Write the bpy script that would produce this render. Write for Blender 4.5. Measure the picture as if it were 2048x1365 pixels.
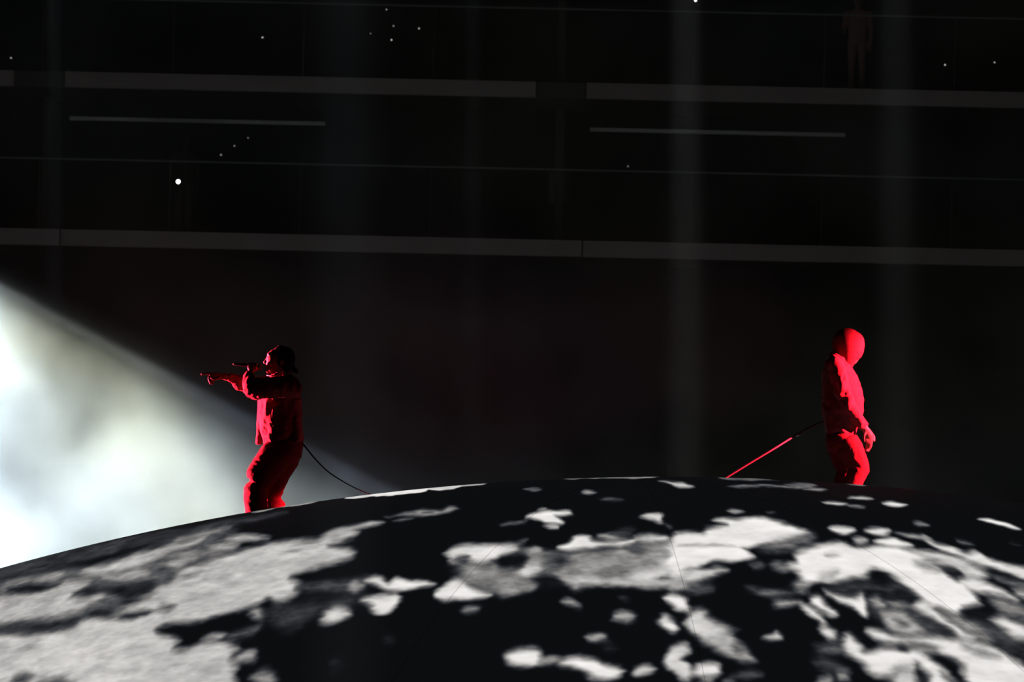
import bpy, bmesh, math, random
import numpy as np
from mathutils import Vector, Matrix

random.seed(7)
for o in list(bpy.data.objects):
    bpy.data.objects.remove(o, do_unlink=True)
scene = bpy.context.scene
col = scene.collection

# ------------------------------------------------------------------ camera
W, H = 2048.0, 1365.0
FPX = 9800.0
CAM = np.array([-1.7, -40.0, 6.0])          # a seat across the hall, level with the top of the dome
ROLL = 0.0218
PITCH = math.atan((946.5 - H / 2) / FPX)
_F = np.array([0, math.cos(PITCH), math.sin(PITCH)])
_U0 = np.array([0, -math.sin(PITCH), math.cos(PITCH)])
_X = np.array([1.0, 0, 0])
_R = math.cos(ROLL) * _X + math.sin(ROLL) * _U0
_U = -math.sin(ROLL) * _X + math.cos(ROLL) * _U0
cam_data = bpy.data.cameras.new('camera')
cam_data.sensor_width = 36.0
cam_data.lens = FPX / W * 36.0
cam_data.clip_end = 400
cam_data.dof.use_dof = True
cam_data.dof.focus_distance = 43.0
cam_data.dof.aperture_fstop = 5.0
cam = bpy.data.objects.new('camera', cam_data)
col.objects.link(cam)
m = Matrix.Identity(4)
for i in range(3):
    m[i][0], m[i][1], m[i][2], m[i][3] = _R[i], _U[i], -_F[i], CAM[i]
cam.matrix_world = m
scene.camera = cam

# ------------------------------------------------------------------ world and exposure
world = bpy.data.worlds.new('dark_hall')
scene.world = world
world.use_nodes = True
bg = world.node_tree.nodes['Background']
bg.inputs['Color'].default_value = (0.95, 0.97, 1.0, 1)
bg.inputs['Strength'].default_value = 0.0042
scene.view_settings.view_transform = 'Standard'
scene.view_settings.look = 'None'
scene.view_settings.exposure = 0.0
scene.view_settings.gamma = 1.0
scene.view_settings.use_curve_mapping = False


def spot(name, loc, target, power, color, half_deg, blend=0.4, radius=0.08):
    L = bpy.data.lights.new(name, 'SPOT')
    L.energy = power
    L.color = color
    L.spot_size = math.radians(half_deg * 2)
    L.spot_blend = blend
    L.shadow_soft_size = radius
    o = bpy.data.objects.new(name, L)
    col.objects.link(o)
    o.location = loc
    d = Vector(target) - Vector(loc)
    o.rotation_euler = d.to_track_quat('-Z', 'Y').to_euler()
    return o


# red follow lamps on the two performers
spot('red_lamp_low', (-13.2, 7.9, 4.9), (-3.35, 3.3, 6.35), 420000, (1.0, 0.045, 0.105), 6.0, 0.35, 0.12)
spot('red_lamp_high', (12.4, 1.6, 10.2), (1.75, 3.28, 6.53), 520000, (1.0, 0.045, 0.105), 4.3, 0.15, 0.10)
# white stage lamps behind the dome, throwing their beams down through the fog
spot('white_lamp_main', (-9.9, 15.0, 9.2), (-4.75, 15.0, 1.85), 23500, (0.93, 1.0, 0.97), 29.5, 0.42, 0.10)
spot('white_lamp_edge', (-9.9, 15.0, 9.2), (0.1, 15.0, 4.1), 45000, (0.80, 0.86, 1.0), 1.1, 0.9, 0.04)
spot('white_lamp_wide', (-9.9, 15.0, 9.2), (-1.9, 15.0, 3.6), 1900, (0.76, 0.82, 1.0), 13.0, 0.9, 0.10)
spot('red_haze_fill', (9.0, 24.0, 9.0), (-3.6, 15.0, 7.2), 750, (1.0, 0.05, 0.25), 8.0, 1.0, 0.2)  # added fill with no lamp of its own there, tints the fog red


# ------------------------------------------------------------------ helpers
def ray(px, py):
    d = _F * FPX + _R * (px - W / 2) - _U * (py - H / 2)
    return d / np.linalg.norm(d)


def at(px, py, Y):
    d = ray(px, py)
    t = (Y - CAM[1]) / d[1]
    return CAM + d * t


def mpp(Y):                                  # metres per pixel at depth Y
    return (Y - CAM[1]) / FPX


def lattice(ix, iy, iz, seed):
    h = (ix.astype(np.int64) * 374761393 + iy.astype(np.int64) * 668265263 + iz.astype(np.int64) * 2147483647 + seed * 974711) & 0xFFFFFFFF
    h = ((h ^ (h >> 13)) * 1274126177) & 0xFFFFFFFF
    h = ((h ^ (h >> 16)) * 2246822519) & 0xFFFFFFFF
    return ((h ^ (h >> 15)) & 0xFFFFFF) / float(0xFFFFFF) * 2 - 1


def vnoise(x, y, z, seed=0):
    fx, fy, fz = np.floor(x), np.floor(y), np.floor(z)
    tx, ty, tz = x - fx, y - fy, z - fz
    tx, ty, tz = [t * t * t * (t * (t * 6 - 15) + 10) for t in (tx, ty, tz)]
    out = 0
    for a in (0, 1):
        for b in (0, 1):
            for c in (0, 1):
                w = (tx if a else 1 - tx) * (ty if b else 1 - ty) * (tz if c else 1 - tz)
                out = out + w * lattice(fx + a, fy + b, fz + c, seed)
    return out


def fbm(x, y, z, octs=4, seed=0, gain=0.5):
    s, amp, tot = 0, 1.0, 0
    for k in range(octs):
        s = s + amp * vnoise(x * 2 ** k, y * 2 ** k, z * 2 ** k, seed + k * 17)
        tot += amp
        amp *= gain
    return s / tot


def tag(o, label=None, cat=None, group=None, kind=None):
    if label: o['label'] = label
    if cat: o['category'] = cat
    if group: o['group'] = group
    if kind: o['kind'] = kind
    return o


def mesh_obj(name, verts, faces, material=None, parent=None, origin=None, smooth=True):
    v = np.asarray(verts, dtype=float)
    if origin is not None:
        v = v - np.asarray(origin)
    me = bpy.data.meshes.new(name)
    me.from_pydata([tuple(p) for p in v], [], [tuple(f) for f in faces])
    me.update()
    if smooth:
        me.polygons.foreach_set('use_smooth', [True] * len(me.polygons))
    o = bpy.data.objects.new(name, me)
    col.objects.link(o)
    if material: me.materials.append(material)
    if parent is not None:
        o.parent = parent
        if origin is not None:
            po = np.array(parent.location)
            o.location = tuple(np.asarray(origin) - po)
    elif origin is not None:
        o.location = tuple(origin)
    return o


def empty(name, loc):
    o = bpy.data.objects.new(name, None)
    o.empty_display_size = 0.2
    o.location = tuple(loc)
    col.objects.link(o)
    return o


def box(x0, x1, y0, y1, z0, z1, bev=0.0):
    bm = bmesh.new()
    bmesh.ops.create_cube(bm, size=1.0)
    for v in bm.verts:
        v.co = Vector(((x0 + x1) / 2 + v.co.x * (x1 - x0), (y0 + y1) / 2 + v.co.y * (y1 - y0), (z0 + z1) / 2 + v.co.z * (z1 - z0)))
    if bev:
        bmesh.ops.bevel(bm, geom=list(bm.edges), offset=bev, segments=2, affect='EDGES', profile=0.5)
    bm.verts.index_update()
    r = ([tuple(v.co) for v in bm.verts], [[v.index for v in f.verts] for f in bm.faces])
    bm.free()
    return r


def join(prims):
    V, Fc = [], []
    for v, f in prims:
        n = len(V)
        V.extend([tuple(p) for p in v])
        Fc.extend([[i + n for i in q] for q in f])
    return V, Fc


def sphere(c, r, nu=14, nv=9, rot=0.0):
    """r = (image-plane width, depth, height) half sizes; rot turns it about the depth axis."""
    if np.isscalar(r): r = (r, r, r)
    V = [(0, 0, 1)]
    for j in range(1, nv):
        t = math.pi * j / nv
        for i in range(nu):
            p = 2 * math.pi * i / nu
            V.append((math.sin(t) * math.cos(p), math.sin(t) * math.sin(p), math.cos(t)))
    V.append((0, 0, -1))
    Fc = [(0, 1 + i, 1 + (i + 1) % nu) for i in range(nu)]
    for j in range(nv - 2):
        for i in range(nu):
            a = 1 + j * nu + i
            b = 1 + j * nu + (i + 1) % nu
            Fc.append((a, a + nu, b + nu, b))
    last = len(V) - 1
    k = 1 + (nv - 2) * nu
    Fc += [(last, k + (i + 1) % nu, k + i) for i in range(nu)]
    V = np.array(V) * np.array(r)
    ca, sa = math.cos(rot), math.sin(rot)
    x, z = V[:, 0] * ca - V[:, 2] * sa, V[:, 0] * sa + V[:, 2] * ca
    V = np.c_[x, V[:, 1], z] + np.asarray(c)
    return V, Fc


def loft(rings, n=20, ref=(0, 1, 0), caps=True):
    """rings: (centre, half width across the path in the picture plane, half depth)."""
    C = [np.asarray(r[0], float) for r in rings]
    V, Fc = [], []
    for k, (c, a, b) in enumerate(rings):
        t = C[min(k + 1, len(C) - 1)] - C[max(k - 1, 0)]
        t = t / (np.linalg.norm(t) + 1e-9)
        e = np.asarray(ref, float) - t * (np.asarray(ref, float) @ t)
        e = e / (np.linalg.norm(e) + 1e-9)
        nn = np.cross(t, e)
        for i in range(n):
            p = 2 * math.pi * i / n
            V.append(C[k] + nn * a * math.cos(p) + e * b * math.sin(p))
    m_ = len(rings)
    for k in range(m_ - 1):
        for i in range(n):
            j = (i + 1) % n
            Fc.append((k * n + i, k * n + j, (k + 1) * n + j, (k + 1) * n + i))
    if caps:
        Fc.append(tuple(range(n - 1, -1, -1)))
        Fc.append(tuple((m_ - 1) * n + i for i in range(n)))
    return V, Fc


def tube(pts, r, n=10):
    if np.isscalar(r): r = [r] * len(pts)
    P = [np.asarray(p, float) for p in pts]
    V, Fc = [], []
    e = None
    for k in range(len(P)):
        t = P[min(k + 1, len(P) - 1)] - P[max(k - 1, 0)]
        t = t / (np.linalg.norm(t) + 1e-9)
        if e is None:
            g = np.array([0, 0, 1.0]) if abs(t[2]) < 0.9 else np.array([0, 1.0, 0])
            e = np.cross(t, g)
        e = e - t * (e @ t)
        e = e / np.linalg.norm(e)
        f = np.cross(t, e)
        for i in range(n):
            p = 2 * math.pi * i / n
            V.append(P[k] + r[k] * (e * math.cos(p) + f * math.sin(p)))
    for k in range(len(P) - 1):
        for i in range(n):
            j = (i + 1) % n
            Fc.append((k * n + i, k * n + j, (k + 1) * n + j, (k + 1) * n + i))
    Fc.append(tuple(range(n - 1, -1, -1)))
    Fc.append(tuple((len(P) - 1) * n + i for i in range(n)))
    return V, Fc


def chain(pts, rs, n=12):
    """tapered limb: frustums with round joints, one list of closed pieces (fused later)."""
    if np.isscalar(rs): rs = [rs] * len(pts)
    out = []
    for p, r in zip(pts, rs):
        out.append(sphere(p, r, n, 8))
    for k in range(len(pts) - 1):
        out.append(tube([pts[k], pts[k + 1]], [rs[k], rs[k + 1]], n))
    return out


def spline(pts, per=6, closed=False):
    P = np.asarray(pts, float)
    n = len(P)
    out = []
    rng = range(n) if closed else range(n - 1)
    for k in rng:
        p0 = P[(k - 1) % n] if closed or k > 0 else P[0]
        p1 = P[k]
        p2 = P[(k + 1) % n]
        p3 = P[(k + 2) % n] if closed or k + 2 < n else P[-1]
        for j in range(per):
            t = j / per
            out.append(0.5 * ((2 * p1) + (-p0 + p2) * t + (2 * p0 - 5 * p1 + 4 * p2 - p3) * t * t + (-p0 + 3 * p1 - 3 * p2 + p3) * t ** 3))
    if not closed: out.append(P[-1])
    return np.array(out)


def fuse(name, prims, voxel, material, parent=None, origin=None, smooth=6, folds=None):
    """many overlapping closed pieces -> one continuous skin (voxel remesh, smoothed, optional cloth folds)."""
    V, Fc = join(prims)
    me = bpy.data.meshes.new('tmp')
    me.from_pydata(V, [], Fc)
    me.update()
    bm = bmesh.new(); bm.from_mesh(me)
    bmesh.ops.recalc_face_normals(bm, faces=list(bm.faces))
    bm.to_mesh(me); bm.free()
    t = bpy.data.objects.new('tmp', me)
    col.objects.link(t)
    md = t.modifiers.new('r', 'REMESH')
    md.mode = 'VOXEL'
    md.voxel_size = voxel
    if smooth:
        sm = t.modifiers.new('s', 'SMOOTH')
        sm.factor = 0.5
        sm.iterations = smooth
    dg = bpy.context.evaluated_depsgraph_get()
    ev = t.evaluated_get(dg)
    me2 = bpy.data.meshes.new_from_object(ev)
    bpy.data.objects.remove(t, do_unlink=True)
    bpy.data.meshes.remove(me)
    n = len(me2.vertices)
    co = np.empty(n * 3); me2.vertices.foreach_get('co', co); co = co.reshape(-1, 3)
    if folds is not None:
        no = np.empty(n * 3); me2.vertices.foreach_get('normal', no); no = no.reshape(-1, 3)
        co = co + no * folds(co, no)[:, None]
    if origin is not None: co = co - np.asarray(origin)
    me2.vertices.foreach_set('co', co.ravel())
    me2.update()
    me2.polygons.foreach_set('use_smooth', [True] * len(me2.polygons))
    me2.materials.clear()
    me2.materials.append(material)
    me2.name = name
    o = bpy.data.objects.new(name, me2)
    col.objects.link(o)
    if parent is not None:
        o.parent = parent
        if origin is not None: o.location = tuple(np.asarray(origin) - np.array(parent.location))
    elif origin is not None:
        o.location = tuple(origin)
    return o


# ------------------------------------------------------------------ materials
def mat(name, color, rough=0.7, noise=0.0, scale=20.0, metallic=0.0, bump=0.0, sheen=0.0, spec=0.3):
    mt = bpy.data.materials.new(name)
    mt.use_nodes = True
    nt = mt.node_tree
    b = nt.nodes['Principled BSDF']
    b.inputs['Base Color'].default_value = (*color, 1)
    b.inputs['Roughness'].default_value = rough
    b.inputs['Metallic'].default_value = metallic
    b.inputs['Specular IOR Level'].default_value = spec
    if sheen: b.inputs['Sheen Weight'].default_value = sheen
    if noise or bump:
        tc = nt.nodes.new('ShaderNodeTexCoord')
        nz = nt.nodes.new('ShaderNodeTexNoise')
        nz.inputs['Scale'].default_value = scale
        nz.inputs['Detail'].default_value = 5
        nt.links.new(tc.outputs['Object'], nz.inputs['Vector'])
        if noise:
            mx = nt.nodes.new('ShaderNodeMix'); mx.data_type = 'RGBA'
            mx.inputs['A'].default_value = (*[c * (1 - noise) for c in color], 1)
            mx.inputs['B'].default_value = (*[min(1, c * (1 + noise)) for c in color], 1)
            nt.links.new(nz.outputs['Fac'], mx.inputs['Factor'])
            nt.links.new(mx.outputs['Result'], b.inputs['Base Color'])
        if bump:
            bp = nt.nodes.new('ShaderNodeBump')
            bp.inputs['Strength'].default_value = bump
            bp.inputs['Distance'].default_value = 0.01
            nt.links.new(nz.outputs['Fac'], bp.inputs['Height'])
            nt.links.new(bp.outputs['Normal'], b.inputs['Normal'])
    return mt


def glow_mat(name, color, strength):
    mt = bpy.data.materials.new(name)
    mt.use_nodes = True
    b = mt.node_tree.nodes['Principled BSDF']
    b.inputs['Base Color'].default_value = (0.02, 0.02, 0.02, 1)
    b.inputs['Emission Color'].default_value = (*color, 1)
    b.inputs['Emission Strength'].default_value = strength
    return mt


M_RED_LIT = mat('red_lit_cloth', (0.08, 0.008, 0.0096), 0.85, 0.12, 60, bump=0.12, spec=0.06)  # red of the lamps put into the cloth colour
M_TROUSER = mat('red_lit_denim', (0.047, 0.0033, 0.0038), 0.9, 0.2, 90, bump=0.2, spec=0.05)  # lamp red mixed into the trouser colour too
M_MASK = mat('red_lit_mask_cloth', (0.085, 0.0085, 0.01), 0.8, 0.06, 50, spec=0.06)  # mask colour also carries the red lamplight
M_SKIN = mat('skin', (0.065, 0.026, 0.018), 0.6, 0.1, 40, spec=0.12)
M_BLACK = mat('black_knit', (0.004, 0.0036, 0.004), 0.95, 0.2, 80, spec=0.05)
M_SHOE = mat('dark_leather', (0.05, 0.02, 0.02), 0.5)
M_MIC = mat('black_metal', (0.004, 0.004, 0.0045), 0.6, spec=0.1)
M_GRILLE = mat('dark_wire_mesh', (0.02, 0.02, 0.02), 0.5, metallic=0.6, bump=0.5, scale=400)
M_ROPE = mat('dark_webbing', (0.0015, 0.0015, 0.002), 0.95, 0.2, 200, spec=0.02)
M_ROPE_RED = mat('red_lit_webbing', (0.024, 0.0018, 0.0022), 0.7, 0.2, 200)  # red lamplight put into the rope's base colour
M_STEEL = mat('steel', (0.25, 0.23, 0.23), 0.4, metallic=1.0)
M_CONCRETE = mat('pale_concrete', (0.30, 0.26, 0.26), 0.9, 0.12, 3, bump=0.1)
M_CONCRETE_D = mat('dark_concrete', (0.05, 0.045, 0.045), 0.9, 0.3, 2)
M_WALL = mat('black_wall', (0.016, 0.0165, 0.019), 0.95, 0.3, 0.6)
M_RAIL = mat('grey_metal_rail', (0.18, 0.20, 0.21), 0.6)
M_LINTEL = mat('pale_metal_strip', (0.62, 0.64, 0.64), 0.6)
M_FLOOR = mat('black_floor', (0.02, 0.02, 0.02), 0.8, 0.3, 1)
M_DARKCLOTH = mat('dark_cloth', (0.03, 0.027, 0.025), 0.9, 0.2, 20)
M_WARMCLOTH = mat('warm_brown_cloth', (0.16, 0.09, 0.07), 0.9, 0.2, 20)
M_PANEL = mat('grey_panel', (0.10, 0.115, 0.115), 0.6)

# ------------------------------------------------------------------ the dome with its projected moonscape
POLE = np.array([0.0, 0.0, 6.0])
RD = 20.0
DC = POLE - np.array([0, 0, RD])


def dome_hit(px, py):
    for _ in range(400):
        d = ray(px, py)
        oc = CAM - DC
        b = d @ oc
        disc = b * b - (oc @ oc - RD * RD)
        if disc > 0:
            return CAM + d * (-b - math.sqrt(disc))
        py += 0.25
    return CAM + ray(px, py) * 40


def dome_uv(p):
    q = p - DC
    return RD * math.asin(max(-1, min(1, q[0] / RD))), RD * math.atan2(-q[1], q[2])


def h_of(v):
    v = np.asarray(v, float)
    return np.sign(v) * RD * (1 - np.cos(v / RD)) + 0.02 * v


def dome_uh(p):
    u, v = dome_uv(p)
    return u, float(h_of(v))


def dome_point(u, v, lift=0.0):
    a, b = u / RD, v / RD
    r = RD + lift
    return DC + np.array([r * math.sin(a), -r * math.cos(a) * math.sin(b), r * math.cos(a) * math.cos(b)])


def dome_z(x, y):
    return DC[2] + math.sqrt(RD * RD - x * x - y * y)


# sheets: origin and scale of the traced sheets of the moonscape
SHEET = {0: (0, 0, 1.0), 1: (0, 1020, 3.9575), 2: (350, 1000, 3.74), 3: (650, 960, 3.37), 4: (1000, 940, 3.2125), 5: (1350, 940, 3.2125), 6: (1648, 940, 3.2125)}
PATCHES = [
 # far left: painted haze veil on the crest, grey ground, bright plain
 (0,.19,2,[(-50,1152),(0,1134),(200,1085),(400,1051),(560,1023),(560,1034),(420,1062),(250,1102),(100,1138),(0,1162),(-50,1175)]),  # veil of haze over the left crest, painted as grey
 (0,.33,3,[(-100,1196),(0,1166),(100,1142),(200,1128),(300,1096),(400,1064),(470,1060),(480,1085),(430,1120),(330,1180),(230,1232),(120,1258),(0,1266),(-100,1290)]),
 (0,.77,2.5,[(-100,1280),(0,1268),(83,1264),(141,1254),(182,1239),(227,1234),(262,1212),(283,1202),(316,1182),(345,1160),(377,1136),(430,1120),(489,1099),(550,1086),(617,1080),(639,1078),(671,1061),(700,1053),(719,1062),(695,1080),(657,1090),(692,1097),(711,1106),(700,1118),(657,1128),(617,1139),(585,1150),(572,1158),(599,1170),(591,1193),(559,1205),(542,1195),(521,1203),(484,1219),(430,1233),(390,1246),(326,1250),(313,1261),(334,1273),(354,1283),(339,1300),(366,1302),(390,1291),(417,1284),(462,1289),(468,1297),(452,1313),(465,1334),(462,1356),(478,1374),(480,1440),(-100,1440)]),
 (1,.69,2.5,[(-200,720),(0,690),(250,650),(420,610),(540,570),(700,560),(650,620),(560,680),(700,690),(780,700),(680,760),(560,810),(300,870),(150,890),(0,910),(-200,950)]),
 (1,.70,2,[(630,490),(760,460),(900,430),(1080,360),(1250,310),(1450,260),(1583,200),(1620,215),(1480,300),(1350,350),(1150,430),(950,470),(800,500),(660,512)]),
 (1,.55,2,[(830,520),(1000,490),(1100,470),(1180,520),(1060,560),(960,590),(850,550)]),
 (1,.6,2,[(1330,440),(1400,410),(1460,430),(1420,470),(1340,460)]),
 (1,.5,2,[(290,560),(380,520),(480,500),(430,560),(330,590)]),
 (1,.42,2,[(40,600),(120,565),(250,560),(180,590)]),
 (1,.10,2,[(60,625),(200,600),(330,590),(470,590),(330,630),(120,655)]),
 (1,.12,2.5,[(560,670),(680,615),(900,600),(1050,580),(1200,570),(1230,610),(1080,690),(960,725),(880,670),(700,655)]),
 (1,.15,2,[(680,825),(760,790),(900,780),(880,820),(740,850)]),
 (1,.10,2,[(930,862),(1030,810),(1180,800),(1130,840),(1000,872)]),
 (1,.36,2,[(1200,800),(1300,740),(1380,760),(1300,812)]),
 (1,.13,3,[(-200,950),(0,930),(150,890),(350,880),(520,870),(640,870),(500,920),(250,970),(0,975),(-200,1000)]),
 (1,.58,3,[(0,1060),(120,1080),(250,1040),(330,1010),(240,1080),(120,1110),(0,1090)]),
 (1,.66,3,[(780,1190),(900,1130),(1010,1130),(880,1180)]),
 (1,.3,3,[(90,1350),(180,1310),(230,1350),(200,1400),(80,1410)]),
 (1,.3,3,[(300,1365),(400,1345),(520,1350),(560,1420),(280,1420)]),
 (2,.45,2,[(0,300),(150,265),(330,220),(400,212),(240,270),(100,310),(0,320)]),
 (2,.68,2,[(370,290),(460,267),(560,264),(690,292),(560,302),(430,302)]),
 (2,.58,2,[(200,350),(330,340),(470,328),(440,360),(250,390)]),
 (2,.5,2,[(0,410),(150,380),(300,372),(200,430),(0,470)]),
 (2,.55,2,[(230,590),(300,565),(390,575),(300,605)]),
 (2,.55,2,[(60,560),(160,535),(210,530),(130,575)]),
 (2,.68,2,[(640,545),(680,535),(690,545),(650,555)]),
 (2,.65,2,[(800,395),(860,375),(960,370),(900,395)]),
 (2,.6,2,[(170,1050),(290,1000),(370,1010),(300,1060)]),
 (2,.72,2.5,[(560,850),(620,812),(700,850),(650,890)]),
 (2,.4,3,[(390,1025),(480,980),(640,945),(600,1000),(440,1045)]),
 (2,.72,3,[(430,1180),(500,1140),(570,1150),(560,1200),(450,1205)]),
 (2,.62,3.5,[(580,1320),(660,1270),(740,1310),(720,1380),(600,1380)]),
 (2,.20,4,[(730,800),(900,760),(1100,740),(1300,700),(1400,720),(1290,800),(1100,830),(1000,900),(880,980),(780,960),(700,880)]),
 (2,.26,3,[(950,640),(1100,600),(1300,600),(1420,580),(1400,660),(1250,680),(1000,690)]),
 (2,.62,2,[(1280,655),(1330,622),(1395,650),(1330,682)]),
 (2,.86,2.5,[(1080,885),(1120,835),(1230,805),(1300,845),(1230,890),(1170,920),(1100,912)]),
 (3,.68,1.5,[(170,325),(280,280),(400,287),(370,308),(260,322)]),
 (3,.56,1.5,[(430,252),(560,222),(640,200),(760,212),(820,182),(880,190),(800,230),(640,250),(520,246)]),
 (3,.25,1.2,[(640,222),(680,212),(710,220),(670,232)]),
 (3,.42,1.2,[(460,280),(520,265),(580,268),(500,288)]),
 (3,.94,2,[(270,690),(330,655),(390,660),(430,690),(500,655),(600,670),(740,690),(700,712),(560,735),(440,745),(350,722)]),
 (3,.92,2,[(230,820),(280,790),(400,770),(480,768),(500,810),(460,870),(390,905),(330,890),(290,850)]),
 (3,.5,4,[(880,565),(1000,540),(1100,570),(1250,560),(1360,600),(1360,730),(1200,755),(1050,765),(980,740),(900,680),(950,620)]),
 (3,.90,2,[(840,480),(900,450),(1000,440),(1150,440),(1260,450),(1240,490),(1150,530),(1060,560),(1000,545),(960,520),(880,545),(850,512)]),
 (3,.92,2,[(750,782),(800,720),(870,680),(950,690),(960,730),(1050,768),(1080,790),(980,800),(890,800),(810,815)]),
 (3,.3,1.5,[(880,535),(920,518),(990,520),(930,545)]),
 (3,.58,2,[(955,872),(1000,850),(1060,860),(1050,890),(980,896)]),
 (3,.35,1.2,[(1170,310),(1250,285),(1348,270),(1348,288),(1220,312)]),
 (3,.35,1.2,[(1230,432),(1320,402),(1348,400),(1348,416),(1270,440)]),
 (3,.15,4,[(370,1075),(420,1055),(450,1080),(400,1095)]),
 (3,.19,4,[(30,1255),(70,1225),(120,1250),(70,1285)]),
 # middle band
 (4,.50,3,[(0,500),(80,490),(300,530),(480,520),(700,500),(850,470),(1050,460),(1285,440),(1285,770),(1150,745),(900,745),(700,738),(550,745),(470,775),(400,720),(250,700),(150,770),(0,810),(-40,760),(-60,640),(60,640)]),
 (4,.84,3,[(820,690),(950,645),(1080,590),(1150,560),(1080,500),(1100,440),(1300,420),(1300,610),(1200,640),(1100,680),(950,720),(860,722)]),
 (4,.72,2,[(380,705),(550,690),(760,700),(1050,710),(1080,745),(800,748),(560,738),(450,732)]),
 (4,.62,3,[(520,620),(640,590),(740,600),(700,640),(580,660)]),
 (4,.95,1.6,[(370,492),(440,470),(490,425),(560,428),(610,460),(720,460),(860,438),(820,478),(650,490),(490,515),(390,507)]),
 (4,.65,2,[(620,432),(700,418),(780,438),(700,455)]),
 (4,.82,1.6,[(860,442),(930,418),(1040,425),(1050,450),(940,460)]),
 (4,.78,2,[(130,645),(200,600),(280,620),(260,670),(180,682)]),
 (4,.62,2,[(300,662),(420,650),(430,680),(330,682)]),
 (4,.62,2,[(150,522),(220,500),(260,520),(200,545)]),
 (4,.82,1.8,[(-20,520),(60,495),(70,520),(0,550)]),
 (4,.05,2.5,[(-10,560),(100,530),(170,560),(140,620),(30,640),(-10,620)]),
 (4,.2,2.5,[(310,575),(400,558),(440,600),(380,630),(300,612)]),
 (4,.08,2.5,[(230,700),(330,672),(380,720),(340,765),(230,765)]),
 (4,.24,2,[(800,495),(870,470),(930,500),(880,550),(820,532)]),
 (4,.45,2,[(900,575),(980,560),(980,600),(900,602)]),
 (4,.18,1.5,[(1050,692),(1130,680),(1120,702),(1080,704)]),
 (4,.58,2,[(-20,780),(100,735),(220,730),(190,770),(60,797),(-20,805)]),
 (4,.93,1.5,[(160,297),(250,270),(380,262),(470,266),(480,288),(380,298),(400,340),(330,346),(240,322),(190,310)]),
 (4,.5,1.2,[(250,252),(300,240),(330,250),(280,261)]),
 (4,.62,1.2,[(270,357),(330,345),(360,375),(310,382)]),
 (4,.4,1.2,[(0,352),(60,335),(130,325),(80,350),(0,367)]),
 (4,.45,1.2,[(150,130),(210,121),(260,128),(200,138)]),
 (4,.68,1.2,[(540,146),(590,135),(640,148),(580,158)]),
 (4,.36,1.2,[(650,195),(720,183),(780,192),(700,202)]),
 (4,.82,1.2,[(1020,76),(1130,80),(1200,95),(1240,108),(1150,113),(1100,106),(1080,92)]),
 (4,.86,1.5,[(900,300),(950,285),(1030,285),(1050,320),(1030,345),(970,325),(930,312)]),
 (4,.3,1.5,[(1050,350),(1110,372),(1080,382)]),
 (4,.24,2,[(690,412),(760,380),(870,390),(800,427)]),
 (4,.56,2,[(380,852),(420,830),(470,860),(480,892),(430,882)]),
 (4,.62,2,[(715,940),(780,910),(860,930),(875,960),(800,976)]),
 (4,.62,2,[(545,1075),(600,1045),(670,1045),(685,1085),(610,1102)]),
 (4,.16,3,[(640,1130),(690,1120),(740,1150),(680,1165)]),
 (4,.2,2,[(765,825),(800,808),(835,830),(800,852)]),
 (4,.90,2,[(1030,942),(1080,928),(1150,968),(1165,1010),(1120,1035),(1060,992)]),
 (4,.94,2,[(1060,832),(1110,800),(1180,808),(1225,870),(1232,912),(1170,902),(1110,862)]),
 (4,.96,2.2,[(15,1200),(80,1163),(220,1153),(250,1200),(242,1242),(150,1262),(70,1246)]),
 (4,.6,2,[(250,1222),(320,1195),(370,1220),(330,1255),(260,1250)]),
 (4,.96,2.2,[(380,1232),(480,1203),(560,1213),(660,1245),(760,1270),(792,1310),(740,1347),(650,1352),(580,1322),(500,1277),(400,1262)]),
 (4,.8,2,[(858,1282),(920,1255),(1000,1270),(970,1302),(900,1317)]),
 (4,.82,2,[(1080,1170),(1120,1120),(1180,1108),(1222,1160),(1180,1210),(1200,1260),(1222,1345),(1180,1350),(1120,1290),(1070,1252)]),
 (5,.96,2,[(100,1290),(150,1250),(240,1250),(280,1300),(220,1332),(130,1322)]),
 (5,.70,3,[(105,945),(180,905),(240,955),(340,1025),(400,1085),(470,1145),(525,1222),(480,1235),(400,1225),(320,1195),(230,1135),(130,1045)]),
 (5,.84,2,[(110,950),(180,915),(230,980),(210,1040),(140,1030)]),
 (5,.35,3,[(390,1120),(440,1130),(460,1180),(410,1180)]),
 # big bright ridge and the right-hand plain
 (5,.95,1.8,[(250,330),(300,310),(400,315),(500,300),(600,305),(680,330),(760,350),(840,385),(860,425),(760,440),(650,458),(560,480),(480,498),(420,500),(480,540),(490,560),(400,580),(250,600),(130,630),(50,660),(-20,685),(-20,430),(100,420),(180,420),(210,380),(280,365),(330,350)]),
 (5,.66,1.2,[(0,484),(150,482),(300,488),(400,492),(280,500),(120,494)]),
 (5,.45,3,[(560,485),(700,440),(860,400),(900,430),(860,470),(760,500),(650,520),(560,520)]),
 (5,.88,1.8,[(40,692),(150,660),(300,633),(335,645),(240,680),(150,712),(70,712)]),
 (5,.65,2,[(-10,680),(40,700),(70,760),(-10,765)]),
 (5,.3,3,[(80,745),(200,710),(240,760),(200,792),(100,795)]),
 (5,.3,2,[(480,602),(530,590),(550,620),(500,637)]),
 (5,.5,2,[(590,612),(640,590),(720,600),(740,632),(660,652)]),
 (5,.55,1.3,[(360,111),(500,99),(700,101),(880,96),(860,115),(780,119),(600,109),(420,117)]),
 (5,.5,1.3,[(680,88),(800,80),(900,95),(800,100)]),
 (5,.62,1.2,[(830,126),(900,119),(990,130),(900,136)]),
 (5,.5,1.2,[(340,262),(390,250),(440,268),(380,278)]),
 (5,.3,1.2,[(610,276),(640,270),(672,276),(640,285)]),
 (5,.4,1.2,[(300,56),(450,58),(640,62),(450,66)]),
 (5,.42,2.5,[(470,762),(600,770),(740,780),(830,770),(740,802),(600,812),(540,792)]),
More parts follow.
